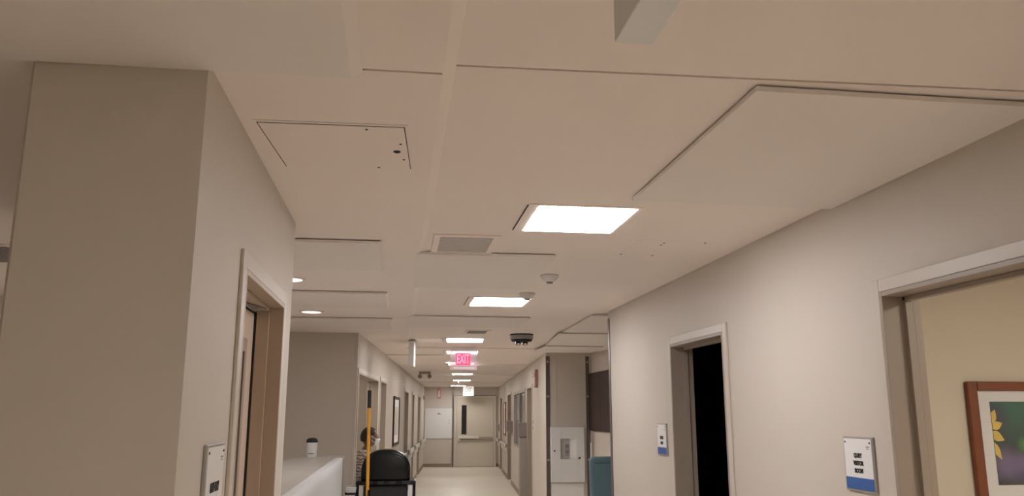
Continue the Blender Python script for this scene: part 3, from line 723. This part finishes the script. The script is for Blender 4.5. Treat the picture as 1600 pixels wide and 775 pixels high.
# head: shaped sphere with brow, nose, chin and ears
HC=Vector((0,.045,1.425))
ret=bmesh.ops.create_uvsphere(bm,u_segments=40,v_segments=28,radius=1.0)
for v in ret['verts']:
    x,y,z=v.co
    X=x*.075; Y=y*.098; Z=z*.112
    if z<0: X*=1-.28*(-z)**1.5; Y*=(1-.18*(-z)); 
    if y>0 and z<.1: Y+=.008*(-z if z<0 else 0)
    # nose
    dn=math.exp(-((x/.20)**2+((z+.10)/.22)**2)) if y>.5 else 0
    Y+=.022*dn
    # eye sockets
    for s in (-1,1):
        de=math.exp(-(((x-s*.36)/.17)**2+((z-.06)/.11)**2)) if y>.4 else 0
        Y-=.009*de
    if y>.5: Y+=.006*math.exp(-((z-.22)/.08)**2)      # brow
    if y>.5: Y+=.006*math.exp(-(((z+.45)/.09)**2+(x/.3)**2))  # lips
    v.co=HC+Vector((X,Y,Z))
for s in (-1,1):
    r2=bmesh.ops.create_uvsphere(bm,u_segments=14,v_segments=10,radius=1.0)
    bmesh.ops.transform(bm,matrix=Matrix.Translation(HC+Vector((s*.076,-.008,-.008)))@Matrix.Rotation(s*.35,4,'Z')@Matrix.Diagonal((.010,.020,.032,1)),verts=r2['verts'])
me=D.meshes.new('body'); bm.to_mesh(me); bm.free(); me.materials.clear(); me.materials.append(M['skin'])
bo=D.objects.new('body',me); COL.objects.link(bo); bo.parent=P
rm=bo.modifiers.new('remesh','REMESH'); rm.mode='VOXEL'; rm.voxel_size=.006; rm.use_smooth_shade=True
sm=bo.modifiers.new('smooth','SMOOTH'); sm.factor=.5; sm.iterations=3
# eyes
for s in (-1,1):
    e=MB().ball((s*.027+HC.x,HC.y+.083,HC.z+.007),.011,n=14).build('eye',M['white'],bo,smooth=True)
    MB().ball((s*.027+HC.x,HC.y+.0915,HC.z+.007),.0045,n=10).build('iris',M['ink'],e,smooth=True)
# hair: close cap
bm=bmesh.new(); ret=bmesh.ops.create_uvsphere(bm,u_segments=36,v_segments=24,radius=1.0)
for v in ret['verts']:
    x,y,z=v.co; v.co=HC+Vector((x*.0785*(1-.25*(-z)**1.5 if z<0 else 1),y*.101-.003,z*.116))
kill=[v for v in bm.verts if (v.co.y-HC.y)>.045+.0*(v.co.z) and (v.co.z-HC.z)<.075 or (v.co.z-HC.z)<-.045 or ((v.co.y-HC.y)>-.01 and (v.co.z-HC.z)<.02)]
bmesh.ops.delete(bm,geom=kill,context='VERTS')
me=D.meshes.new('hair'); bm.to_mesh(me); bm.free(); me.materials.append(M['hair'])
for p in me.polygons: p.use_smooth=True
ho=D.objects.new('hair',me); COL.objects.link(ho); ho.parent=P; sd=ho.modifiers.new('s','SOLIDIFY'); sd.thickness=.006; sd.offset=1
# mask
bm=bmesh.new(); ret=bmesh.ops.create_uvsphere(bm,u_segments=36,v_segments=24,radius=1.0)
for v in ret['verts']:
    x,y,z=v.co
    bul=.028*math.exp(-((x/.45)**2))*(1 if y>0 else 0)
    v.co=HC+Vector((x*.072,.012+y*.096+bul,z*.112-.002))
kill=[v for v in bm.verts if (v.co.y-HC.y)<.038 or (v.co.z-HC.z)>-.008 or (v.co.z-HC.z)<-.100]
bmesh.ops.delete(bm,geom=kill,context='VERTS')
me=D.meshes.new('face_mask'); bm.to_mesh(me); bm.free(); me.materials.append(M['mask'])
mo=D.objects.new('face_mask',me); COL.objects.link(mo); mo.parent=P; sd=mo.modifiers.new('s','SOLIDIFY'); sd.thickness=.003; sd.offset=1
for p in me.polygons: p.use_smooth=True
b=MB()
for s in (-1,1):
    for z0 in (-.018,-.075): b.tube(HC+Vector((s*.062,.055,z0)),HC+Vector((s*.082,-.01,.012 if z0>-.05 else -.03)),.003,n=8)
b.build('ear_loops',M['mask'],mo)
# shirt
nodes=[];edges=[]
a0=nd((0,-.01,.80),(.155,.125)); a1=nd((0,0,.95),(.150,.120)); a2=nd((0,-.01,1.09),(.168,.130)); a3=nd((0,-.025,1.21),(.135,.105)); a4=nd((0,.0,1.285),(.066,.066))
chain([a0,a1,a2,a3,a4])
for s in (-1,1):
    q0=nd((s*.168,-.022,1.195),.072); q1=nd((s*.205,-.035,1.02),.062); q2=nd((s*.218,-.035,.94),.058)
    chain([a3,q0,q1,q2])
m2=skin_mesh(nodes,edges,a0); m2.materials.clear(); m2.materials.append(M['shirt'])
so=D.objects.new('shirt',m2); COL.objects.link(so); so.parent=P
# trousers
nodes=[];edges=[]
a0=nd((0,-.01,.83),(.142,.115)); 
for s in (-1,1):
    q0=nd((s*.088,-.01,.74),.098); q1=nd((s*.096,.02,.43),.075); q2=nd((s*.10,-.01,.07),.062); chain([a0,q0,q1,q2])
m2=skin_mesh(nodes,edges,a0); m2.materials.clear(); m2.materials.append(M['trouser'])
so=D.objects.new('trousers',m2); COL.objects.link(so); so.parent=P
for s in (-1,1):
    MB().box(s*.108-.045,s*.108+.045,-.075,.18,.0,.025).ball((s*.108,.10,.035),.046,(1,1.7,.9),16).ball((s*.104,-.02,.05),.046,(1,1.2,1.2),16).build('shoe',M['shoe'],P,smooth=True)

# ================================================================ CAMERA, WORLD, VIEW
sc=bpy.context.scene
cam=D.cameras.new('camera'); co=D.objects.new('camera',cam); COL.objects.link(co)
cam.sensor_fit='HORIZONTAL'; cam.sensor_width=36; cam.lens=F/1600*36; cam.clip_start=.05; cam.clip_end=100
co.location=(0,0,CAMZ); co.rotation_euler=(PI/2+PITCH,0,-YAW)
sc.camera=co
w=D.worlds.new('world'); sc.world=w; w.use_nodes=True
w.node_tree.nodes['Background'].inputs[0].default_value=(.05,.045,.04,1); w.node_tree.nodes['Background'].inputs[1].default_value=.3
sc.view_settings.view_transform='Standard'; sc.view_settings.look='None'; sc.view_settings.gamma=1; sc.view_settings.use_curve_mapping=False
sc.view_settings.exposure=0.0
